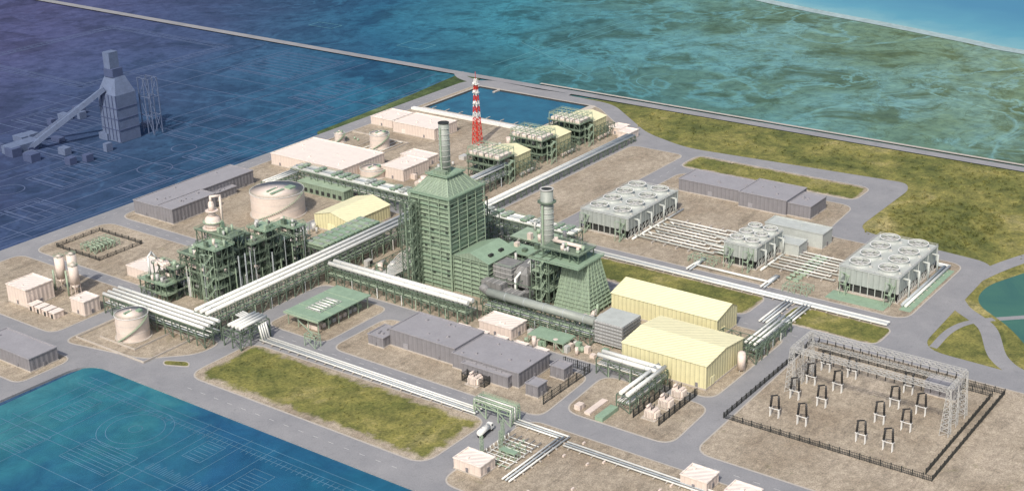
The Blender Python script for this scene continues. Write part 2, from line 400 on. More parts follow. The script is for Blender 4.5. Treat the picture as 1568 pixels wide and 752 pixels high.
# ------------------------------------------------------------------ retention pond
m=M('water_pond'); x0,x1,y0,y1=791,863,567,675
def loop(d,z): return [(x0+d,y0+d,z),(x1-d,y0+d,z),(x1-d,y1-d,z),(x0+d,y1-d,z)]
m.v=loop(-3,.1)+loop(-.5,1.2)+loop(1,1.2)+loop(3,.5)
for r_,mt in((0,'concrete'),(1,'kerb'),(2,'dark')):
    for k in range(4): j=(k+1)%4; m.face([4*r_+k,4*r_+j,4*r_+4+j,4*r_+4+k],mt)
m.face([12,13,14,15],'pond_water')
m.box(x0-7,y0+2,.2,x0-3.2,y1+6,1.8,'white_paint')
for i in range(8): m.box(x0+1.2,y0+8+i*13,1.2,x0+6,y0+8.6+i*13,1.6,'concrete')
m.box(x1-9,y1-22,.6,x1,y1-20,1.5,'concrete'); m.done()
# ------------------------------------------------------------------ generic buildings
def bld(name,parts,wall,roof,doors=True,vents=3,par=.5):
    m=M(name)
    for(x0,y0,x1,y1,h) in parts:
        m.box(x0,y0,.1,x1,y1,h,wall,roof)
        m.box(x0-.25,y0-.25,.1,x1+.25,y1+.25,.7,'concrete')
        m.box(x0-.3,y0-.3,h+.01,x1+.3,y0+.25,h+par,roof); m.box(x0-.3,y1-.25,h+.01,x1+.3,y1+.3,h+par,roof)
        m.box(x0-.3,y0+.27,h+.01,x0+.25,y1-.27,h+par,roof); m.box(x1-.25,y0+.27,h+.01,x1+.3,y1-.27,h+par,roof)
        if doors:
            L=y1-y0; k=max(1,int(L/15))
            for i in range(k):
                yy=y0+L*(i+.5)/k
                if i%3==1: m.box(x0-.32,yy-1.5,.72,x0-.02,yy+1.5,3.6,roof)
                else: m.box(x0-.32,yy-.6,.72,x0-.02,yy+.6,2.7,'grey_wall')
            L=x1-x0; k=max(1,int(L/16))
            for i in range(k):
                xx=x0+L*(i+.5)/k; m.box(xx-.8,y0-.32,.72,xx+.8,y0-.02,2.8,'grey_wall')
        for i in range(vents):
            X=x0+2+random.random()*max(.5,x1-x0-5);Y=y0+2+random.random()*max(.5,y1-y0-5); s=.5+random.random()*.7
            m.box(X,Y,h,X+s,Y+s*1.3,h+.6+random.random()*.4,roof)
    return m
PC,PR='pink_cladding','pink_roof'
bld('warehouse',[(630,610,672,676,8)],PC,PR,vents=8).done()
bld('warehouse',[(732,615,758,654,8)],PC,PR,vents=4).done()
bld('workshop_building',[(738,660,762,681,6)],PC,PR).done()
bld('workshop_building',[(651,575,677,594,8)],PC,PR).done()
bld('workshop_building',[(682,582,696,604,5.5)],PC,PR).done()
bld('administration_building',[(514,657,595,679,9),(514,643,549,656.9,9.6),(555,652,575,656.9,5)],'grey_wall','grey_roof',vents=5).done()
bld('control_building',[(458,341,483,380,7.8),(460,380.1,483,421,9),(455,421.1,468,431,5.5),(455,345,457.9,372,6)],'grey_wall','grey_roof',vents=6).done()
bld('maintenance_building',[(733,370,755,415,8),(728,338,756,369.9,9.5),(730,323,752,337.9,8)],'grey_wall','grey_roof',vents=4).done()
bld('gatehouse_building',[(341,546,357,586,7)],'grey_wall','grey_roof',vents=1).done()
bld('chlorination_building',[(387,612,404,629,10)],PC,PR,vents=1).done()
bld('pump_house',[(397,577,407,588,8)],PC,PR,vents=1).done()
bld('metering_building',[(386,308,396,322,5)],PC,PR,vents=1).done()
bld('guard_building',[(427,226,437,238,5)],PC,PR,vents=1).done()
bld('guard_building',[(427,206,436,218,4.5)],PC,PR,vents=1).done()
bld('electrical_building',[(497,374,510,394,6)],PC,PR,vents=2).done()
bld('water_treatment_building',[(690,297,703,333,9)],'tower_deck','tower_deck',vents=1).done()
bld('water_treatment_building',[(672,303,683,326,7)],'tower_deck','tower_deck',vents=1).done()
bld('analyzer_building',[(446,580,462,603,6)],PC,PR,vents=1).done()
bld('gate_building',[(806,497,818,507,5),(812,508,824,518,5)],PC,PR,vents=1).done()
for yy in(348,360,372,384,396): bld('transformer_kiosk',[(487.5,yy,492.5,yy+7,4)],PC,PR,False,0,.3).done()
def gable(name,x0,y0,x1,y1,e,rg,axis='x',ridge=.5):
    m=M(name); 
    if axis=='x':
        ym=y0+(y1-y0)*ridge
        m.v=[(x0,y0,.1),(x1,y0,.1),(x1,y1,.1),(x0,y1,.1),(x0,y0,e),(x1,y0,e),(x1,y1,e),(x0,y1,e),(x0,ym,rg),(x1,ym,rg)]
        for f in([0,1,5,4],[2,3,7,6],[3,0,4,8,7],[1,2,6,9,5]): m.face(f,'yellow_wall')
        o=.5;b=10
        m.v+=[(x0-o,y0-o,e-.1),(x1+o,y0-o,e-.1),(x1+o,ym,rg+.12),(x0-o,ym,rg+.12),(x1+o,y1+o,e-.1),(x0-o,y1+o,e-.1)]
        m.face([b,b+1,b+2,b+3],'yellow_roof');m.face([b+3,b+2,b+4,b+5],'yellow_roof')
    else:
        xm=x0+(x1-x0)*ridge
        m.v=[(x0,y0,.1),(x1,y0,.1),(x1,y1,.1),(x0,y1,.1),(x0,y0,e),(x1,y0,e),(x1,y1,e),(x0,y1,e),(xm,y0,rg),(xm,y1,rg)]
        for f in([0,1,5,8,4],[1,2,6,5],[2,3,7,9,6],[3,0,4,7]): m.face(f,'yellow_wall')
        o=.5;b=10
        m.v+=[(x0-o,y0-o,e-.1),(xm,y0-o,rg+.12),(xm,y1+o,rg+.12),(x0-o,y1+o,e-.1),(x1+o,y0-o,e-.1),(x1+o,y1+o,e-.1)]
        m.face([b,b+1,b+2,b+3],'yellow_roof');m.face([b+1,b+4,b+5,b+2],'yellow_roof')
    m.box(x0-.2,y0-.2,.1,x1+.2,y1+.2,.9,'concrete')
    m.box(x0-.3,(y0+y1)/2-3,.9,x0-.05,(y0+y1)/2+3,5,'yellow_roof'); m.box(x0+4,y0-.32,.9,x0+8,y0-.05,5,'yellow_roof')
    m.box(x0-.3,y0+4,.9,x0-.05,y0+5.3,3,'grey_wall')
    return m
gable('turbine_hall',553,290,574,351,11,14.5,'y',.7).done()
m=gable('turbine_hall',504,269,540,314,12.5,14.5,'y',.5)
m.box(540.1,276,.1,547,300,8,'yellow_wall','yellow_roof'); m.done()
gable('yellow_shed',558,538,595,566,9,12.5,'x').done()
m=M('green_long_building'); m.box(601,582,.1,610,622,6.5,'siding_green','deck_green'); m.box(600.6,581.6,6.51,610.4,622.4,7,'steel_green_light')
for i in range(8): m.box(600.7,584+i*5,1,600.95,586.5+i*5,3.5,'dark')
m.done()
m=M('air_handling_unit'); m.box(517,322,1.5,534,339,13,'louvre','tower_deck')
for i in range(6): m.box(516.7,322,2.5+i*1.8,516.95,339,3.1+i*1.8,'duct_grey'); m.box(517,321.7,2.5+i*1.8,534,321.95,3.1+i*1.8,'duct_grey')
m.frame(517.3,322.3,533.7,338.7,[1.4],5,'steel_green',.5,.3,False); m.done()
# ------------------------------------------------------------------ tanks
def tank(name,x,y,r,h,mat='pink_paint',cone=1.2):
    m=M(name); m.ring(x,y,.1,r-.1,1.2,.35,'concrete',32)
    n=32
    m.tube((x,y,.1),(x,y,h),r,mat,n,None,False)
    m.tube((x,y,h),(x,y,h+cone),r,mat,n,.3)
    m.ring(x,y,h-.25,r,.25,.3,'white_paint',n)
    for z in(h*.33,h*.66): m.ring(x,y,z,r,.08,.12,'galv',n)
    k=int(r*2)
    for i in range(k):
        t=2*math.pi*i/k; m.beam((x+r*math.cos(t),y+r*math.sin(t),h),(x+r*math.cos(t),y+r*math.sin(t),h+1.1),.08,'steel_green_light')
    m.ring(x,y,h+1.1,r-.05,.1,.1,'steel_green_light',n)
    for i in range(28):
        t=math.radians(175+i*4.2); z=h*i/28
        X=x+(r+.7)*math.cos(t);Y=y+(r+.7)*math.sin(t); m.box(X-.5,Y-.5,z,X+.5,Y+.5,z+.15,'steel_green_light')
        m.beam((X,Y,z),(X,Y,z+1.1),.08,'steel_green_light')
    m.cyl(x,y,h+cone-.1,h+cone+.9,.5,mat,10)
    m.box(x-r*.5,y-.6,h+cone*.5+.1,x+.3,y+.6,h+cone+.35,'deck_green')
    m.box(x+r*.2,y-r*.5,h+.4,x+r*.5,y-r*.2,h+1.6,'deck_green')
    return m
m=tank('storage_tank',565,604,16.7,15); m.pipe([(548,600,1),(545,600,1),(545,570,1)],.4,'white_pipe'); m.box(555,598,15.8,566,600,16.4,'deck_green'); m.done()
tank('storage_tank',699,638,7,10.5).done(); tank('storage_tank',693,671,3.6,7,cone=.8).done()
tank('storage_tank',649,600,8.5,6).done()
tank('storage_tank',396,537,8.3,12.8).done()
m=M('tank_bund')
for a in((378,508,378.4,560),(378.4,508,410,508.4),(378.4,559.6,410,560),(410,508,410.4,560),(385,523,385.3,550),(385.3,523,408,523.3)): m.box(a[0],a[1],.1,a[2],a[3],1.1,'concrete')
m.done()
m=M('tank_bund')
for a in((682,626,682.4,680),(682.4,626,716,626.4),(682.4,679.6,716,680),(716,626,716.4,680),(682.4,652,716,652.4)): m.box(a[0],a[1],.1,a[2],a[3],1.1,'concrete')
m.done()
m=M('piping_manifold')
for i in range(7): m.pipe([(660+i*3,606,1),(660+i*3,598-i,1),(700,598-i,1)],.3,'white_pipe')
for i in range(10): m.cyl(686+random.random()*28,628+random.random()*48,.1,1.8,.7,'steel_green_light',10)
for i in range(4): m.pipe([(684,630+i*5,1),(714,630+i*5,1),(714,640+i*5,1)],.25,'white_pipe')
m.done()
m=M('chemical_silo')
for k,(x,y,h) in enumerate(((414,618,19),(417,611,21),(413,605,17))):
    for dx,dy in((-1.8,-1.8),(1.8,-1.8),(1.8,1.8),(-1.8,1.8)): m.beam((x+dx,y+dy,.1),(x+dx,y+dy,7),.3,'pink_paint')
    m.cyl(x,y,3,6.5,.6,'pink_paint',20,2.6); m.cyl(x,y,6.5,h,2.6,'pink_paint',20); m.cyl(x,y,h,h+1,2.6,'pink_paint',20,.5); m.rail(x-2,y-2,x+2,y+2,h)
    m.cyl(x-3.5,y+2,.1,12,.5,'steel_green_light',8)
m.done()
m=M('dosing_unit')
for i in range(4):
    y=588+i*6; m.box(386,y,.1,392,y+4.2,3.2,'pink_cladding','pink_roof'); m.box(385.7,y-.3,3.21,392.3,y+4.5,3.5,'pink_roof'); m.box(385.7,y+1.2,.1,385.95,y+2.6,2.4,'dark_glass')
m.done()
# ------------------------------------------------------------------ cooling towers
def cooling(x0,y0,x1,y1,h,nx,ny,r):
    m=M('cooling_tower')
    m.box(x0-1,y0-1,.05,x1+1,y1+1,.6,'concrete')
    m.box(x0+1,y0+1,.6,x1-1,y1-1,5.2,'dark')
    k=int((x1-x0)/4)
    for i in range(k+1):
        X=x0+(x1-x0)*i/k
        for Y in(y0,y1): m.beam((X,Y,.6),(X,Y,5.2),.4,'tower_deck')
        if i<k: m.beam((X,y0,.6),(X+(x1-x0)/k,y0,5.2),.2,'galv')
    k=int((y1-y0)/4)
    for i in range(k+1):
        Y=y0+(y1-y0)*i/k
        for X in(x0,x1): m.beam((X,Y,.6),(X,Y,5.2),.4,'tower_deck')
    m.box(x0-.3,y0-.3,5.2,x1+.3,y1+.3,h,'tower_fill','tower_deck')
    for i in range(nx+1):
        X=x0+(x1-x0)*i/nx; m.box(X-.25,y0-.7,5.2,X+.25,y0-.31,h+.3,'tower_deck')
    for i in range(ny+1):
        Y=y0+(y1-y0)*i/ny; m.box(x0-.7,Y-.25,5.2,x0-.31,Y+.25,h+.3,'tower_deck')
    m.box(x0-.6,y0-.6,h+.01,x1+.6,y1+.6,h+.35,'tower_deck')
    m.rail(x0-.4,y0-.4,x1+.4,y1+.4,h+.35,'galv')
    for i in range(nx):
        for j in range(ny):
            X=x0+(x1-x0)*(i+.5)/nx;Y=y0+(y1-y0)*(j+.5)/ny;n=28
            m.tube((X,Y,h+.3),(X,Y,h+1.4),r*1.04,'tower_deck',n,r*.95,False); m.tube((X,Y,h+1.4),(X,Y,h+2.6),r*.95,'tower_deck',n,r,False)
            m.ring(X,Y,h+2.6,r-.3,.45,.2,'white_paint',n)
            m.cyl(X,Y,h+.9,h+1.0,r*.92,'stack_grey',n); m.cyl(X,Y,h+1.0,h+2.0,.8,'galv',12)
            for b in range(6):
                t=b*math.pi/3+i; c,s=math.cos(t),math.sin(t)
                m.beam((X+c*.6,Y+s*.6,h+1.8),(X+c*r*.88,Y+s*r*.88,h+1.8),.55,'galv')
            m.box(X-.4,Y-r-1.6,h+.35,X+.4,Y-r,h+1.2,'galv')
    m.stair(x0-7,y0+1,.1,h,'steel_green_light'); m.stair(x0-6,y1-6,.1,h,'steel_green_light')
    for i in range(nx):
        X=x0+(x1-x0)*(i+.5)/nx; m.pipe([(X,y0-3.5,.8),(X,y0-3.5,h-2),(X,y0,h-2)],.55,'tower_deck')
    m.pipe([(x0,y0-3.5,1),(x1+2,y0-3.5,1)],.7,'white_pipe')
    return m.done()
cooling(644,398,701,430,12.5,4,2,5.4); cooling(643,315,675,334,12.5,3,2,3.9); cooling(643,234,697,266,13.5,4,2,5.4)
m=M('cooling_water_pipes')
for i in range(9):
    X=648+i*4.2; e=344+(i%3)*5; s_=394-(i%4)*2.5; mt='white_pipe' if i%3 else 'tower_deck'
    m.pipe([(X,s_,.8),(X,s_,2.0),(X,e,2.0),(X+2.2,e,2.0),(X+2.2,336,2.0),(X+2.2,336,.3)],.45,mt); m.pipe([(X,s_,1.5),(X+1.5,s_+3,1.5)],.6,mt)
for y in(350,358,366,374,382): m.box(645,y,.1,688,y+.8,1.3,'concrete')
for i in range(8):
    X=650+i*4; m.pipe([(X,312-(i%3)*2,1.6),(X,272+(i%2)*4,1.6),(X+1.8,272+(i%2)*4,1.6)],.4,'white_pipe' if i%2 else 'tower_deck')
for y in(278,286,294,302): m.box(648,y,.1,682,y+.8,1.0,'concrete')
m.pipe([(640,300,1.2),(630,300,1.2),(630,345,1.2),(640,345,1.2)],.7,'white_pipe'); m.done()
m=M('pump_station'); 
for i in range(9):
    X=640+i*4.5; m.box(X,288,.1,X+1.6,291,1.6,'steel_green_light'); m.tube((X+.8,292,1.2),(X+.8,295,1.2),.8,'steel_green_light',10)
for i in range(8): X=652+i*4.3; m.tube((X,340,1.2),(X,343,1.2),.8,'steel_green_light',10); m.box(X-.8,335.6,.1,X+.8,339,1.7,'steel_green_light')
m.box(636,224,.12,700,230,.3,'deck_green'); m.box(630,236,.12,641,268,.3,'deck_green')
m.frame(625,276,634,290,[3.5],4,'steel_green_light',.3,.25); m.frame(634,336,642,352,[3],4,'steel_green_light',.3,.25); m.done()
# ------------------------------------------------------------------ pipe racks
W='white_pipe'
def rack(name,axis,a0,a1,b0,b1,zs,pipes,sp=6,lower=True,mat='steel_green',seg=0):
    m=M(name)
    if axis=='x': m.frame(a0,b0,a1,b1,zs,sp,mat,.45,.35)
    else: m.frame(b0,a0,b1,a1,zs,sp,mat,.45,.35)
    z=zs[-1]
    def P(a,b,zz): return (a,b,zz) if axis=='x' else (b,a,zz)
    for(off,r,mt) in pipes:
        b=b0+(b1-b0)*off; m.tube(P(a0,b,z+.2+r),P(a1,b,z+.2+r),r,mt,10)
        k=int((a1-a0)/12)
        for i in range(k): a=a0+6+i*12; m.tube(P(a,b,z+.2+r),P(a+.25,b,z+.2+r),r*1.08,'grey_pipe',10)
    if lower:
        for i in range(6):
            b=b0+(b1-b0)*(.1+.16*i); r=random.choice((.2,.3,.4)); m.tube(P(a0,b,zs[0]+.3+r),P(a1,b,zs[0]+.3+r),r,random.choice(('white_pipe','grey_pipe','steel_green_light')),6)
        for i in range(int((a1-a0)/9)):
            a=a0+4+i*9+random.random()*3; b=b0-.5 if random.random()<.6 else b1+.5
            m.tube(P(a,b,.3),P(a,b,zs[0]+.6),random.choice((.15,.22,.3)),random.choice((W,'grey_pipe','steel_green_light')),6)
    return m
rack('pipe_rack','x',416,603,502.5,512.5,[6,12],[(.1,1.05,W),(.5,1.05,W),(.9,1.05,W)]).done()
rack('pipe_rack','y',495,572,406,417,[5.5,10],[(.05,.9,W),(.35,.9,W),(.65,.9,W),(.95,.9,W)]).done()
rack('pipe_rack','y',404,500,499.5,508.5,[5.5,10],[(.2,1.25,W),(.64,1.25,W)]).done()
m=rack('pipe_rack','y',338,404,513,523,[5,9],[(.5,2.3,'stack_grey'),(.97,.5,W)]); m.tube((518,404,11.5),(518,408,14),2.2,'duct_grey',12); m.done()
m=rack('pipe_rack','y',412,634,607,618,[6,11],[(.1,.5,W),(.25,.7,W),(.5,.8,'grey_pipe'),(.75,.5,W),(.9,.5,W)])
for i in range(30):
    Y=416+i*7.2
    if random.random()<.25: continue
    m.box(608,Y,12.8,617,Y+random.uniform(2.6,4.4),13.6,random.choice(('deck_green','steel_green_light','tower_deck')))
    m.cyl(610.4,Y+1.8,13.6,14.1,1.2,'stack_grey',12); m.cyl(614.6,Y+1.8,13.6,14.1,1.2,'stack_grey',12)
    for q in(608,617): m.beam((q,Y+2,11),(q,Y+2,12.8),.3,'steel_green')
m.rail(606.5,412,618.5,634,11.2); m.done()
rack('pipe_rack','x',580,607,625,634,[6,10],[(.2,.6,W),(.5,.6,W),(.8,.6,W)]).done()
rack('pipe_rack','x',620,806,492,499,[4],[(.1,.6,W),(.35,.6,'grey_pipe'),(.65,.6,W),(.9,.6,W)],lower=False).done()
rack('pipe_rack','x',618,690,515,524,[6,11],[(.2,.6,W),(.5,.8,'grey_pipe'),(.8,.6,W)]).done()
m=rack('pipe_rack','y',288,320,491,499,[4.5,8],[(.2,1.1,W),(.7,1.1,W)]); m.done()
m=rack('pipe_rack','x',466,499,286,293,[4.5,8],[(.2,1.0,W),(.7,1.0,W)]); m.done()
m=M('pipe_rack'); m.frame(540,262,552,286,[5,8.5],5,'steel_green',.4,.3)
m.done()
rack('pipe_rack','x',545,582,264,272,[4,7],[(.2,.6,W),(.5,.6,W),(.8,.6,W)]).done()
def pipeline(paths,name='pipeline',r=.55,z=1.3,n=4,gap=1.5,mat=W):
    m=M(name)
    for pts in paths:
        P=[Vector(p) for p in pts]
        for k in range(n):
            o=(k-(n-1)/2)*gap; q=[]
            for i,p in enumerate(P):
                d1=(P[i]-P[i-1]).normalized() if i>0 else (P[1]-P[0]).normalized()
                d2=(P[i+1]-P[i]).normalized() if i<len(P)-1 else d1
                n1=Vector((-d1.y,d1.x));n2=Vector((-d2.y,d2.x)); mm=n1+n2
                s=mm*(o/max(.3,mm.dot(n1))); q.append((p.x+s.x,p.y+s.y,z))
            m.pipe(q,r,mat if k!=1 else 'grey_pipe')
        for a,b in zip(P,P[1:]):
            L=(b-a).length; d=(b-a).normalized(); nn=Vector((-d.y,d.x)); c=int(L/6)
            for i in range(c):
                s=a+d*(i*6+3); w=nn*(gap*n/2+.4); m.beam((*(s-w),z-r-.25),(*(s+w),z-r-.25),.5,'concrete')
                for w2 in(w*.8,w*-.8): m.beam((*(s+w2),0.1),(*(s+w2),z-r-.2),.35,'concrete')
    return m
pipeline([[(429,478),(429,342)]],r=.42,gap=1.6).done()
pipeline([[(431,324),(431,297.5),(389,297.5)],[(427,294),(427,100)]],n=3,r=.42,gap=1.7).done()
pipeline([[(615,412),(615,227)],[(614,280),(583,280)],[(614,270),(583,270)]],n=3,gap=1.9,r=.55).done()
pipeline([[(640,300),(622,300)],[(640,345),(622,345)]],n=2,gap=2).done()
pipeline([[(640,229),(702,229),(702,240)]],n=2,gap=2,r=.8).done()
m=M('pipe_bridge'); m.frame(427,323,434,343,[5.5,7.5],7,'steel_green_light',.5,.4)
for k in range(4): o=426.8+1.5*k; m.pipe([(o+.5,343,1.3),(o+.5,343,8.2),(o+.5,323,8.2),(o+.5,323,1.3)],.35,'steel_green_light' if k%2 else W)
m.rail(427,323,434,343,7.6); m.done()
m=M('pipe_bridge'); m.frame(414,478,434,490,[6,10],7,'steel_green',.5,.4)
for k in range(4): m.pipe([(426.8+1.5*k,476,1.3),(426.8+1.5*k,478,9),(426.8+1.5*k,494,11)],.5,W); m.pipe([(416,480+2.6*k,11),(434,480+2.6*k,11)],.85,W)
m.done()
m=M('pipe_bridge'); m.frame(436,449,440,456,[5,6.5],6,'steel_green_light',.35,.3); m.beam((438,452,6.5),(446,470,6.5),.4,'steel_green_light'); m.done()
# ------------------------------------------------------------------ air coolers over rack + process unit
m=M('air_cooler_bank'); m.frame(512,514,560,530,[6,12],6)
m.box(511,513,12.1,561,531,12.4,'steel_green')
for i in range(9):
    X=512.5+i*5.4; m.box(X,514.5,13.4,X+3.6,529.5,14.4,random.choice(('steel_green_light','deck_green')))
    for Y in(518,526): m.cyl(X+1.8,Y,14.4,14.9,1.4,'stack_grey',12)
    for yy in(515,529): m.beam((X+.4,yy,12.2),(X+.4,yy,13.4),.3,'steel_green')
m.rail(511,513,561,531,12.4); m.done()
m=M('process_structure')
def deck(x0,y0,x1,y1,z,t='deck_green'): m.box(x0-.8,y0-.8,z+.2,x1+.8,y1+.8,z+.5,t); m.rail(x0-.8,y0-.8,x1+.8,y1+.8,z+.5,w=.16,sp=2.4)
TW=((446,543,458,556,24),(446,527,458,542,31),(459,530,470,556,33),(471,527,481,540,26),(471,541,490,554,21),(482,527,492,540,30),(493,530,502,548,20),(503,527,511,543,25),(432,553,438,574,10),(439,553,445.5,570,17))
for(x0,y0,x1,y1,zt) in TW:
    lv=[]; z=4.5
    while z<zt-3: lv.append(z); z+=5.2
    lv.append(zt)
    m.frame(x0,y0,x1,y1,lv,4.6,'steel_green',.5,.38)
    for z in lv[:-1]:
        if random.random()<.7:
            f=random.uniform(.35,.8); X1=x0+(x1-x0)*f if random.random()<.5 else x1+.8
            m.box(x0-.8,y0-.8,z+.2,X1,y0+(y1-y0)*random.uniform(.4,1),z+.4,random.choice(('steel_green','steel_dark','steel_green_light')))
        m.rail(x0-.8,y0-.8,x1+.8,y1+.8,z+.4,'steel_green_light' if random.random()<.5 else 'steel_green',.14,2.4)
        for i in range(4):
            X=random.uniform(x0+1,x1-2);Y=random.uniform(y0+1,y1-3)
            if random.random()<.5: m.cyl(X,Y,z+.4,z+random.uniform(2.5,4.6),random.uniform(.7,1.6),random.choice(('steel_dark','steel_green_light','steel_green','duct_grey')),12)
            else: m.tube((X,Y,z+2),(X,Y+random.uniform(3,5),z+2),1.0,random.choice(('galv','pink_paint','steel_green','duct_grey')),12)
    deck(x0,y0,x1,y1,zt,random.choice(('deck_green','steel_green')))
    for i in range(7):
        X=random.uniform(x0,x1-3);Y=random.uniform(y0,y1-3); h=random.uniform(1.2,4)
        if random.random()<.5: m.box(X,Y,zt+.5,X+random.uniform(1.2,3),Y+random.uniform(1.2,3),zt+h,random.choice(('deck_green','steel_green_light','duct_grey','steel_green')))
        else: m.cyl(X,Y,zt+.5,zt+h+1,random.uniform(.5,1.1),random.choice(('pink_paint','galv','steel_green_light')),12)
    m.beam((x0,y0,zt),(x0,y0,zt+3.5),.3,'steel_green_light'); m.beam((x1,y0,zt),(x1,y0,zt+3.5),.3,'steel_green_light'); m.beam((x0,y0,zt+3.5),(x1,y0,zt+3.5),.3,'steel_green_light')
for i in range(7): m.tube((436+random.random()*6,556+random.random()*10,18.5),(440+random.random()*4,560+random.random()*10,18.7),.9,'pink_paint',10)
m.pipe([(436,570,11),(436,570,22),(440,572,23),(444,572,17)],.6,W)
for i in range(22):
    X=random.uniform(445,512);m.pipe([(X,526,0.5),(X,526,random.choice((8,12,18,24)))],random.choice((.2,.3,.4)),random.choice((W,'grey_pipe','steel_green_light','steel_green')),6)
for i in range(16):
    Y=random.uniform(528,556);m.pipe([(445,Y,0.5),(445,Y,random.choice((8,12,18,22)))],random.choice((.2,.3)),random.choice((W,'grey_pipe','steel_green_light','steel_green')),6)
m.stair(439,528,.1,31,dx=6); m.stair(512,530,.1,24,dx=6)
x,y=466,550
m.cyl(x,y,18,33.5,3.6,'pink_paint',24); m.ring(x,y,33.5,3.2,2.6,.3,'pink_paint'); 
m.cyl(x,y,33.5,38,4.2,'pink_paint',24,4.2); m.ball((x,y,38),4.2,'pink_paint',20,.6,True); m.cyl(x,y,40,43,2,'pink_paint',18); m.ring(x,y,43,1.6,1.9,.3,'pink_paint'); m.cyl(x,y,43,47,1.6,'pink_paint',16); m.ball((x,y,47),1.6,'pink_paint',14,1,True)
m.pipe([(x,y,47),(x,y,51),(x+4,y-3,51),(x+4,y-3,34)],.7,'pink_paint',10); m.ring(x,y,37,4.2,1.2,.2,'steel_green_light')
for t in range(10): a=t*.628; m.beam((x+5.3*math.cos(a),y+5.3*math.sin(a),37),(x+5.3*math.cos(a),y+5.3*math.sin(a),38.2),.12,'steel_green_light')
m.done()
m=M('process_skid')
for i in range(40):
    X=random.uniform(446,555);Y=random.uniform(558,565);
    if random.random()<.5: m.cyl(X,Y,.1,random.uniform(2,6),random.uniform(.6,1.4),random.choice(('pink_paint','steel_green_light','galv')),10)
    else: m.box(X,Y,.1,X+2.5,Y+2,random.uniform(1.5,3.5),random.choice(('pink_paint','deck_green','galv')))
m.box(505,551,.1,530,560,5,'pink_cladding','pink_roof'); m.box(470,560,.1,500,565,6,'deck_green'); m.done()
m=M('green_canopy'); m.frame(450,460,487,481,[6.6],7,'steel_green_light',.4,.35,False)
m.box(448.5,458.5,7,488.5,482.5,7.5,'deck_green'); m.box(448.3,458.3,6.5,448.6,482.7,7.6,'steel_green_light')
for i in range(9): m.box(452+i*3.9,463,.1,454.5+i*3.9,470,2.2,random.choice(('pink_paint','steel_green_light','galv')))
for i in range(6): m.tube((458+i*2.6,466,8.3),(458+i*2.6,474,8.3),.4,W,8)
for k in range(4): m.box(450+k*9.5,458.6,7.5,450.3+k*9.5,482.4,7.7,'steel_green_light')
m.frame(457,465,473,475,[8],4,'galv',.25,.25,False,7.5); m.done()
# ------------------------------------------------------------------ boiler house + stack
m=M('boiler_house'); S='siding_green'
m.box(529,437,.1,558,463,52,S)
z=2.6; fl=0
while z<51:
    m.box(528.0,436.0,z,558.6,463.6,z+.3,'steel_green_light' if fl%3 else 'deck_green')
    m.box(528.8,436.8,z-.8,558.15,463.15,z-.02,'steel_dark')  # dark band painted under each ledge for the shade in its gap
    if fl%2:
        for e in((528.0,436.0,558.5,436.0),(528.0,436.0,528.0,463.5)): m.beam((e[0],e[1],z+1.3),(e[2],e[3],z+1.3),.13,'steel_green_light')
    for k in range(5):
        if random.random()<.3: m.box(528.6,438+k*4.9,z-2.1,528.79,439.6+k*4.9,z-.9,'steel_dark')
        if random.random()<.3: m.box(531+k*5,436.6,z-2.1,532.8+k*5,436.79,z-.9,'steel_dark')
    z+=2.45; fl+=1
for k in range(5): m.beam((528.2+k*7.5,435.9,.1),(528.2+k*7.5,435.9,52),.35,'steel_green_light'); m.beam((527.9,436.2+k*6.8,.1),(527.9,436.2+k*6.8,52),.35,'steel_green_light')
m.box(527.5,435.5,52,559,464,52.6,'deck_green'); m.rail(527.5,435.5,559,464,52.6)
m.frus(530,438,557,462,52.6,538,445,550,456,60.5,S)
for k in range(7):
    t=k/6; m.beam((530+27*t,437.8,52.6),(538+12*t,444.8,60.6),.3,'steel_green_light'); m.beam((529.8,438+24*t,52.6),(537.8,445+11*t,60.6),.3,'steel_green_light')
m.box(536,443,60.5,552,458,61,'deck_green'); m.rail(536,443,552,458,61); m.box(538,446,61,541,454,63,S)
m.frame(521,456,528,464,[4*i for i in range(1,13)],4,'steel_green',.45,.3); m.stair(521.5,458,.1,48,dx=6)
m.frame(558.7,440,566,463,[6,12,18,24,30,36,42],7.5,'steel_green',.5,.35)
for z in(12,24,36): m.box(558.7,440,z+.2,566,463,z+.4,'steel_green_light')
m.box(530,413,.1,554,435.8,21,S)
z=2.6
while z<20.5: m.box(529.2,412.2,z,554.5,435.8,z+.3,'steel_green_light'); m.box(529.8,412.8,z-.8,554.2,435.8,z-.02,'steel_dark'); z+=2.45  # dark bands again painted in as shade below the annex ledges
for k in range(5): m.beam((529.1,412.2+k*5.8,.1),(529.1,412.2+k*5.8,21),.35,'steel_green_light')
m.v+=[(529,411.5,21),(555,411.5,21),(555,435.4,21),(529,435.4,21),(529,424,25),(555,424,25)]; b=len(m.v)-6
m.face([b,b+1,b+5,b+4],'deck_green');m.face([b+4,b+5,b+2,b+3],'deck_green');m.face([b+3,b,b+4],S);m.face([b+1,b+2,b+5],S)
m.box(535,415,22.3,538,416.6,23.6,'dark'); m.box(544,415,22.3,547,416.6,23.6,'dark')
m.done()
m=M('chimney_stack'); x,y=544,450.5
m.cyl(x,y,60.5,88,3.0,'stack_grey',28,2.8)
for z in(64,67,70,73,76,79,82,85): m.ring(x,y,z,2.85,.25,.25,'galv')
m.ring(x,y,87.8,2.3,.7,.5,'dark'); m.cyl(x,y,88,88.05,2.4,'dark',20); m.box(x-3.4,y-.4,61,x-3,y+.4,86,'steel_green_light'); m.done()
m=M('chimney_stack'); x,y=566,400
m.cyl(x,y,.1,54,3.7,'stack_grey',28,3.4)
for z in range(8,47,3): m.ring(x,y,z,3.4,.35,.25,'galv')
m.ring(x,y,47,3.3,1.8,.3,'steel_green'); m.ring(x,y,48.2,4.9,.15,.12,'steel_green')
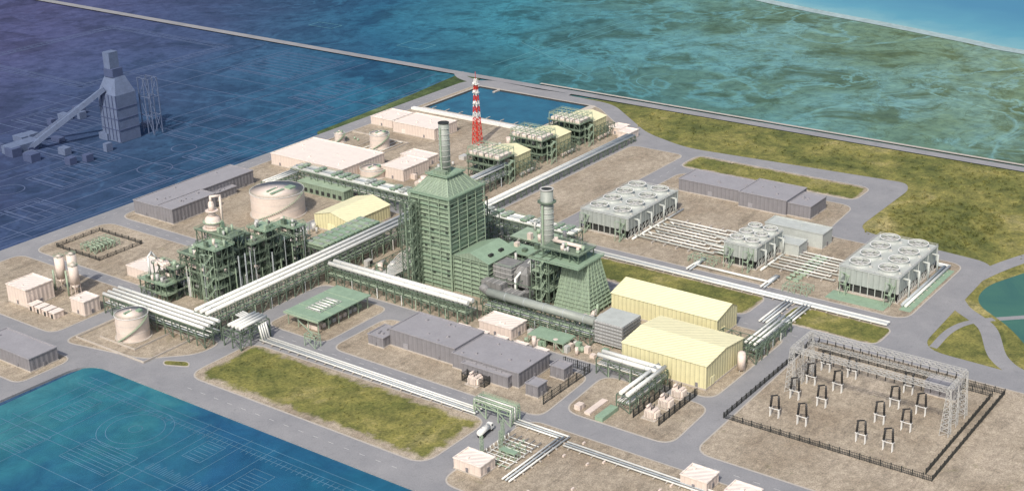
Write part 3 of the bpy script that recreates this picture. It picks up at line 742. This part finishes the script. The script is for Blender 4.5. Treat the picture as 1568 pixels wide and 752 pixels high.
m.ring(x,y,53.8,3.0,.7,.6,'galv'); m.cyl(x,y,54,54.06,3.1,'dark',20)
m.box(x-4.4,y-.5,1,x-3.9,y+.5,46,'steel_green_light'); m.done()
m=M('flue_gas_duct'); D='duct_grey'
m.box(533,400,7,545,411.8,20,D); m.box(535,391,10,543,399.9,17,D); m.frus(535,391,543,399.9,17.1,537,393,542,398,21,D)
m.box(546,402,8,562,408,15,D); m.box(547,390,4,556,398,19,D); m.frus(547,390,556,398,19.1,549,392,555,397,23,D)
m.box(524,400,9,529.5,413,14,D); m.box(524,388,6,529.5,399.9,11,D); m.box(529.6,388,6,534.5,392,10,D)
def rib(x0,y0,x1,y1,z0,z1,st=1.8):
    z=z0
    while z<z1: m.box(x0-.25,y0-.25,z,x1+.25,y1+.25,z+.2,'galv'); z+=st
rib(533,400,545,411.8,8.5,19.8,2.6); rib(546.3,402,562,408,9,14.8,2.6); rib(547,390,556,398,6,18.8,2.6)
for i in range(6): m.box(523.8,389+i*4,13.8 if i>2 else 10.9,529.7,389.3+i*4,14.3 if i>2 else 11.4,'galv')
m.frame(530,386,562,411,[7,14],8,'steel_green',.5,.35); m.frame(523,386,530,413,[5.5],5,'steel_green',.4,.3)
m.rail(533,400,545,411.8,20); m.pipe([(531,396,3),(531,396,16),(546,396,22)],.6,W); m.pipe([(552,411,3),(552,411,20)],.7,'galv')
m.done()
m=M('heat_recovery_boiler')
m.frus(540,356,562,378,1,546,361,557,375,27,S,'deck_green')
for k in range(12):
    t=k/12; z=2+t*24
    m.box(540+6*t-.4,356+5*t-.4,z,562-5*t+.4,378-3*t+.4,z+.25,'steel_green_light')
for k in range(6):
    t=k/5; m.beam((540+22*t,355.7,.1),(546+11*t,360.7,27),.4,'steel_green_light'); m.beam((539.7,356+22*t,.1),(545.7,361+14*t,27),.4,'steel_green_light')
m.frame(537,379,560,390,[5,10,15,20,24,28],4.5,'steel_green',.45,.35)
for z in(10,20): m.box(537,379,z+.2,560,390,z+.4,'steel_green_light')
m.box(536,360,27,560,391,27.5,'deck_green'); m.rail(536,360,560,391,27.5)
m.frame(542,364,556,386,[32],6,'steel_green',.4,.3,True,27.5); m.box(541,363,32,557,387,32.3,'steel_green'); m.rail(541,363,557,387,32.3)
for i in range(12):
    X=random.uniform(543,555);Y=random.uniform(365,385); m.cyl(X,Y,32.3,random.uniform(33.5,36),random.uniform(.5,1.1),random.choice(('pink_paint','galv','steel_green_light')),12)
m.tube((549,366,34.2),(549,384,34.2),1.0,'pink_paint',14)
for i in range(14): X=random.uniform(538,560);m.pipe([(X,391.5,.5),(X,391.5,random.uniform(14,28))],.3,random.choice((W,'grey_pipe','steel_green_light')),6)
m.stair(533,381,.1,28,dx=5); m.done()
m=M('process_skid')
for i in range(80):
    X=random.uniform(512,600);Y=random.uniform(455,500)
    if X<570 and Y<468: continue
    k=random.random()
    if k<.35: m.cyl(X,Y,.1,random.uniform(2,7),random.uniform(.7,1.6),random.choice(('pink_paint','steel_green_light','galv','steel_green')),12)
    elif k<.7: m.box(X,Y,.1,X+random.uniform(2,5),Y+random.uniform(2,4),random.uniform(2,5),random.choice(('steel_green','deck_green','galv','dark')))
    else: m.tube((X,Y,2),(X+random.uniform(4,8),Y,2),1.0,random.choice(('pink_paint','galv','steel_green_light')),12)
for i in range(12): m.pipe([(514+i*1.2,470+i,5),(545,470+i*1.6,5),(560,470+i*1.6,5)],.25,W,6)
m.frame(512,468,560,490,[5],6,'steel_green',.35,.3)
m.frame(560,458,600,500,[7,13,19],7,'steel_green',.5,.35); m.box(575,462,13.2,600,490,13.5,'steel_green'); m.done()
m=M('process_skid')
m.frame(567,412,603,452,[6,12],6,'steel_green',.5,.35); m.box(567,414,12.1,580,434,12.4,'deck_green'); m.box(586,414,12.1,603,440,12.4,'steel_green_light')
for i in range(60):
    X=random.uniform(564,602);Y=random.uniform(410,455);z=.1 if random.random()<.5 else 12.4
    if z>1 and (580<X<586 or Y>434): z=.1
    if random.random()<.5: m.cyl(X,Y,z,z+random.uniform(2,6),random.uniform(.6,1.5),random.choice(('pink_paint','steel_green_light','galv')),12)
    else: m.box(X,Y,z,X+2.5,Y+2.5,z+random.uniform(1.5,4),random.choice(('pink_paint','deck_green','duct_grey','steel_green')))
m.done()
m=M('process_skid')
for i in range(44):
    X=random.uniform(524,552);Y=random.uniform(342,356)
    if i>20: X=random.uniform(497,512);Y=random.uniform(324,372)
    if random.random()<.5: m.cyl(X,Y,.1,random.uniform(2,6),random.uniform(.6,1.3),random.choice(('pink_paint','steel_green_light','galv')),12)
    else: m.box(X,Y,.1,X+2.5,Y+2.5,random.uniform(1.5,4),random.choice(('pink_paint','deck_green','galv')))
m.frame(510,355,512.5,400,[5],6,'steel_green',.35,.3); m.frame(500,345,511,366,[4.5],5,'steel_green_light',.35,.3); m.box(500,345,4.7,511,366,5,'deck_green'); m.done()
m=M('tall_exhaust_vent')
for(x,y,h) in((628,508,22),(634,516,17)):
    m.cyl(x,y,.1,h,2.2,'pink_paint',18,1.7); m.ring(x,y,h-2,1.7,.9,.3,'pink_paint'); m.ring(x,y,h*.5,1.9,1.2,.3,'steel_green_light')
m.box(622,504,.1,640,521,4,'pink_cladding','pink_roof'); m.done()
# ------------------------------------------------------------------ gas turbine units
for x0 in(683,731,777):
    m=M('gas_turbine_unit')
    x1=x0+36
    m.box(x0+17,521,.1,x1,545,13,'yellow_wall'); b=len(m.v)
    m.v+=[(x0+16.5,520.5,13),(x1+.5,520.5,13),(x1+.5,533,15.5),(x0+16.5,533,15.5),(x1+.5,545.5,13),(x0+16.5,545.5,13)]
    m.face([b,b+1,b+2,b+3],'yellow_roof');m.face([b+3,b+2,b+4,b+5],'yellow_roof'); m.face([b,b+3,b+5],'yellow_wall')
    m.frame(x0,520,x0+16,546,[5,10,15],4.6,'steel_green',.45,.35)
    for z in(5,10,15): m.box(x0-.8,519.2,z+.2,x0+16.4,546.8,z+.4,'steel_green'); m.rail(x0-.8,519.2,x0+16.4,546.8,z+.4)
    for k in range(4):
        Y=521+k*6.4; m.box(x0+1,Y,15.5,x0+15,Y+5.0,17.2,'pink_paint'); m.frus(x0+1,Y,x0+15,Y+5.0,17.21,x0+3,Y+1,x0+13,Y+4.0,17.9,'pink_roof')
    m.frame(x0,520,x0+16,546,[20],4.6,'steel_green_light',.3,.3,False,15.4); m.rail(x0,520,x0+16,546,20)
    for i in range(14):
        X=random.uniform(x0+1,x0+13);Y=random.uniform(521,543);z=random.choice((.1,5.4,10.4))
        m.box(X,Y,z,X+2.5,Y+2.5,z+3,random.choice(('pink_paint','galv','steel_green_light','dark')))
    m.frame(x0+16.5,514,x1,519.5,[5,9],4.5,'steel_green',.35,.3)
    for i in range(4): m.tube((x0+18+i*4,516.5,1.5),(x0+21+i*4,516.5,1.5),1.1,random.choice(('pink_paint','galv')),10)
    m.stair(x0+1,513,.1,15,dx=6); m.done()
m=M('utility_skid')
for i in range(34):
    X=random.uniform(640,790);Y=random.uniform(552,572); 
    if random.random()<.5: m.box(X,Y,.1,X+random.uniform(2,6),Y+random.uniform(2,5),random.uniform(2,4.5),random.choice(('pink_cladding','galv','deck_green')))
    else: m.cyl(X,Y,.1,random.uniform(2,6),random.uniform(.8,2),random.choice(('pink_paint','galv')),12)
m.done()
m=M('radio_mast'); x,y=741,583; segs=12; Hh=48
for i in range(segs):
    z0=Hh*i/segs; z1=Hh*(i+1)/segs; w0=2.6-1.9*i/segs; w1=2.6-1.9*(i+1)/segs
    mt='red_paint' if (i<4 or i%2==0) else 'white_paint'
    c0=[(x-w0,y-w0,z0),(x+w0,y-w0,z0),(x+w0,y+w0,z0),(x-w0,y+w0,z0)]; c1=[(x-w1,y-w1,z1),(x+w1,y-w1,z1),(x+w1,y+w1,z1),(x-w1,y+w1,z1)]
    for k in range(4):
        j=(k+1)%4; m.beam(c0[k],c1[k],.4,mt); m.beam(c0[k],c1[j],.25,mt); m.beam(c0[j],c1[k],.25,mt); m.beam(c1[k],c1[j],.25,mt)
for z in(30,38,44): m.box(x-1.9,y-1.9,z,x+1.9,y+1.9,z+.3,'white_paint'); m.cyl(x-2.2,y,z+.3,z+2,.9,'white_paint',10)
m.beam((x,y,48),(x,y,53),.25,'red_paint'); m.box(x-4,y-4,.1,x+4,y+4,.5,'concrete'); m.done()
# ------------------------------------------------------------------ fences
def fence(name,pts,h=2.6,closed=True,sp=.75):
    m=M(name); P=pts+([pts[0]] if closed else [])
    for a,b in zip(P,P[1:]):
        L=math.hypot(b[0]-a[0],b[1]-a[1]); dx=(b[0]-a[0])/L;dy=(b[1]-a[1])/L
        for z in(.4,h*.5,h-.1): m.beam((*a,z),(*b,z),.14,'dark')
        k=int(L/sp)
        for i in range(k+1):
            w=.4 if i%6==0 else .16; X=a[0]+dx*i*L/k;Y=a[1]+dy*i*L/k; m.beam((X,Y,.1),(X,Y,h+(.4 if i%6==0 else 0)),w,'dark')
    return m.done()
fence('security_fence',[(486,156),(575,156),(575,250),(486,250)],2.6)
fence('security_fence',[(490,160),(568,160)],2.6,False)
fence('security_fence',[(570,160),(570,244)],2.6,False)
fence('security_fence',[(451,634),(482,634),(482,673),(451,673)],2.2,sp=1)
fence('transformer_fence',[(450,355),(454,355),(454,368),(450,368)],4)
fence('transformer_fence',[(452,323),(490,323),(490,338)],4.2,False,sp=1.1)
for y in(270,283):fence('transformer_fence',[(464,y),(498,y)],4,False)
m=M('substation_pad'); m.box(492,163,.12,565,244,.18,'concrete','gravel'); m.done()
bld('transformer_enclosure',[(455,328,462,335,6)],'grey_wall','grey_roof',True,0).done()
bld('transformer_enclosure',[(476,328,483,336,6)],'grey_wall','grey_roof',True,0).done()
def xfmr(x,y,s=1):
    m=M('power_transformer')
    m.box(x-4*s,y-4*s,.1,x+4*s,y+4*s,.5,'concrete'); m.box(x-2.5*s,y-2.6*s,.5,x+2.5*s,y+2.6*s,5*s,'pink_paint')
    for k in range(6): 
        m.box(x-3.6*s,y-2.4*s+k*.85*s,1,x-2.6*s,y-2.0*s+k*.85*s,4.4*s,'pink_roof'); m.box(x-2.2*s+k*.8*s,y-3.6*s,1,x-1.9*s+k*.8*s,y-2.65*s,4.4*s,'pink_roof')
    m.tube((x-1.8*s,y+1.8*s,6.2*s),(x+1.8*s,y+1.8*s,6.2*s),.6*s,'pink_paint',12)
    for k in(-1.5,0,1.5): m.cyl(x+k*s,y-.6*s,5*s,7*s,.28*s,'insulator',8)
    return m.done()
for p in((469,276.5),(481,276.5),(492.5,276.5),(451,361)): xfmr(*p,.9)
m=M('cable_trench')
m.box(453,292,.1,466,296,2,'deck_green'); m.box(455,300,.1,470,303,1.2,'pink_paint'); m.box(456,306,.1,460,309,2.4,'pink_cladding'); m.done()
m=M('pressure_vessel'); m.cyl(531,265,1,9,1.9,'pink_paint',18); m.ball((531,265,9),1.9,'pink_paint',16,.6,True)
for a in(0,1.57,3.14,4.71): m.beam((531+1.6*math.cos(a),265+1.6*math.sin(a),.1),(531+1.6*math.cos(a),265+1.6*math.sin(a),2),.3,'galv')
m.done()
# ------------------------------------------------------------------ substation
def lat(m,p0,p1,w,n,mat='galv',w1=None,t=.16):
    p0=Vector(p0);p1=Vector(p1);d=(p1-p0).normalized(); up=Vector((0,0,1)) if abs(d.z)<.9 else Vector((1,0,0))
    a=d.cross(up).normalized();c=d.cross(a); w1=w if w1 is None else w1
    def C(t_): 
        W_=w+(w1-w)*t_; P=p0+(p1-p0)*t_
        return [P+a*W_+c*W_,P-a*W_+c*W_,P-a*W_-c*W_,P+a*W_-c*W_]
    for i in range(n):
        A=C(i/n);B=C((i+1)/n)
        for k in range(4):
            j=(k+1)%4; m.beam(A[k],B[k],t*1.3,mat); m.beam(A[k],B[j],t,mat); m.beam(B[k],B[j],t,mat)
m=M('substation_gantry')
for x in(525,545):
    for y in(165,237):
        lat(m,(x,y,.1),(x,y,22),1.9,9,w1=.7,t=.14)
    lat(m,(x,165,21.5),(x,237,21.5),1.0,26,t=.13)
lat(m,(525,165,21.5),(545,165,21.5),.8,8,t=.12);lat(m,(525,237,21.5),(545,237,21.5),.8,8,t=.12)
lat(m,(545,165,16),(545,237,16),.7,26,t=.1)
lat(m,(535,165,.1),(535,165,21),1.5,9,w1=.6,t=.12);lat(m,(535,237,.1),(535,237,21),1.5,9,w1=.6,t=.12)
for x in(525,545):
    for y in range(169,236,4): m.beam((x,y,20.5),(x,y,18),.35,'insulator')
for y in range(169,236,4): m.beam((525,y,18),(545,y,18),.07,'dark')
m.done()
for x in(499,519,536,552):
    for y in(180,192,219,232):
        if (x,y)==(552,180): continue
        m=M('disconnector_switch'); yj=y-2
        for dy in(0,4):
            m.beam((x-.5,yj+dy,.1),(x-.5,yj+dy,4.4),.3,'white_paint'); m.beam((x+.5,yj+dy,.1),(x+.5,yj+dy,4.4),.3,'white_paint'); m.box(x-.8,yj+dy-.5,4.4,x+.8,yj+dy+.5,4.65,'white_paint')
            m.tube((x,yj+dy,4.65),(x,yj+dy*.8+.4,11 if dy==0 else 10.2),.46,'insulator',10,.36)
            for q in range(6): m.cyl(x,yj+dy+(.4-.2*dy)*(.1+q*.15),5.2+q*.9,5.35+q*.9,.6,'insulator',10)
        m.beam((x,yj+4.2,10),(x,yj+.9,11.3),.5,'insulator'); m.beam((x,yj,4.1),(x,yj+4,4.1),.25,'white_paint'); m.done()
bld('relay_building',[(556,172,564,186,6)],'grey_wall','grey_roof',True,0).done()
m=M('wellhead_skid')
for i in range(6):
    X=458+i*2.6; m.pipe([(X,645,.5),(X,645,3.5),(X,656,3.5),(X,656,.5)],.35,'steel_green_light'); m.cyl(X,650,.1,2.5,.7,'steel_green_light',10)
m.frame(456,644,474,657,[4],5,'steel_green_light',.3,.25); m.done()
m=M('metering_skid')
for i in range(9):
    X=398+i*2.6; m.pipe([(X,302+i%2,1),(X,318,1),(X,318,2.6)],.25,random.choice((W,'steel_green_light'))); m.cyl(X,310,.1,1.9,.5,'steel_green_light',10)
for i in range(5): m.pipe([(396,303+i*3.4,1.2),(422,303+i*3.4,1.2)],.22,'galv')
for(x,y) in((400,318),(408,314),(416,319)): lat(m,(x,y,.1),(x,y,10),.6,6,'steel_green_light',.5,.12)
m.frame(404,304,412,312,[3.5],4,'steel_green_light',.25,.2); m.box(404,304,3.6,407,312,3.8,'deck_green'); m.done()
m=M('small_concrete_sleepers')
for i in range(26): X=random.uniform(376,436);Y=random.uniform(225,290); m.box(X,Y,.1,X+1.6,Y+.8,.9,'pink_paint')
m.done()
def truck(x,y,ang):
    m=M('tanker_truck'); W_='white_paint'
    m.box(-4.2,-1.1,.9,4.4,1.1,1.2,'dark'); m.box(2.6,-1.25,1.0,4.8,1.25,2.2,W_); m.frus(2.6,-1.25,4.8,1.25,2.2,2.7,-1.1,4.3,1.1,3.3,W_); m.box(4.35,-1.0,2.3,4.72,1.0,3.0,'dark_glass'); m.box(3,-1.26,2.3,4.1,-1.13,3.0,'dark_glass')
    m.tube((-4.3,0,2.4),(2.3,0,2.4),1.25,W_,16)
    for xx in(-3.4,-2.2,3.6):
        for s in(-1,1): m.tube((xx,s*.85,.5),(xx,s*1.25,.5),.52,'rubber',14)
    for xx in(-2.6,-.6,1.2): m.ring(xx,0,3.6,.2,.15,.2,'galv',10)
    o=m.done(); o.location=(x,y,.14); o.rotation_euler=(0,0,ang); o.scale=(1.1,1.1,1.1)
truck(416,328.5,0.1)
# ------------------------------------------------------------------ ghosted tower and conveyor built solid, faded haze put into its colour
m=M('ghost_tower'); Hz='haze_blue'
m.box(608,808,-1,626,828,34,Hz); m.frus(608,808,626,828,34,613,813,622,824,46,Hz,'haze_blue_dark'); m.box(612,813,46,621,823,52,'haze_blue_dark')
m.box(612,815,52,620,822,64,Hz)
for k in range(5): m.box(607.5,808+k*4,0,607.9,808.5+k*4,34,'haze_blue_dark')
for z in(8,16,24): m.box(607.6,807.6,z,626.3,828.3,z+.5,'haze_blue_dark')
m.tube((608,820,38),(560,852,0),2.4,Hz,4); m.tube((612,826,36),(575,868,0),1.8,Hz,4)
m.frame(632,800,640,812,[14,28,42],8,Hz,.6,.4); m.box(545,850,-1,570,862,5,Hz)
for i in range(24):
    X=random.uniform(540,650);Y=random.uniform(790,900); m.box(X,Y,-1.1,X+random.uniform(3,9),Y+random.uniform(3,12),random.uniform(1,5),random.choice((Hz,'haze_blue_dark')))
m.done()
# ------------------------------------------------------------------ scrub on the grassland (one object)
m=M('scrub_bushes')
def bush(x,y,s):
    for k in range(14):
        a=random.random()*6.28;r=random.random()*s; px,py,pz=x+r*math.cos(a),y+r*math.sin(a),random.random()*s*.8
        q=[Vector((random.gauss(0,1),random.gauss(0,1),random.gauss(0,1))).normalized()*s*.45 for _ in range(3)]
        b=len(m.v); m.v+=[(px+t.x,py+t.y,max(-.1,pz+t.z)) for t in q]; m.face([b,b+1,b+2],'grass')
for i in range(900):
    x=random.uniform(830,882);y=random.uniform(60,520)
    if random.random()<.4: x=random.uniform(735,882);y=random.uniform(180,290)
    bush(x,y,random.uniform(.5,1.5))
for i in range(500): bush(random.uniform(725,805),random.uniform(225,288),random.uniform(.5,1.5))
for i in range(260): bush(random.uniform(391,419),random.uniform(345,470),random.uniform(.3,.9))
for i in range(160): bush(random.uniform(778,800),random.uniform(320,435),random.uniform(.3,1))
m.done()
# ------------------------------------------------------------------ camera
a=Vector((1696,896,-2130)).normalized(); b=Vector((-3085,776,-2130)).normalized(); b=(b-a*a.dot(b)).normalized(); z=a.cross(b)
cam=bpy.data.cameras.new('camera'); co=bpy.data.objects.new('camera',cam); scene.collection.objects.link(co)
R=Matrix((a,b,z)).to_4x4(); co.matrix_world=Matrix.Translation((0,0,300))@R
cam.sensor_width=36; cam.lens=36*2130/1568; cam.clip_end=20000; scene.camera=co
# ------------------------------------------------------------------ light
to=Vector((-.75,-.22,.85)).normalized()
s=bpy.data.lights.new('sun','SUN'); s.energy=3.2; s.angle=math.radians(.5); s.color=(1,.94,.85)
so=bpy.data.objects.new('sun',s); scene.collection.objects.link(so); so.rotation_euler=to.to_track_quat('Z','Y').to_euler()
w=bpy.data.worlds.new('World'); scene.world=w; w.use_nodes=True; nt=w.node_tree
sky=nt.nodes.new('ShaderNodeTexSky'); sky.sky_type='NISHITA'; sky.sun_disc=False
sky.sun_elevation=math.asin(to.z); sky.sun_rotation=math.atan2(to.x,to.y); sky.dust_density=4
bg=nt.nodes['Background']; bg.inputs[1].default_value=.13; nt.links.new(sky.outputs[0],bg.inputs[0])
scene.view_settings.view_transform='Standard'; scene.view_settings.look='None'; scene.view_settings.exposure=0
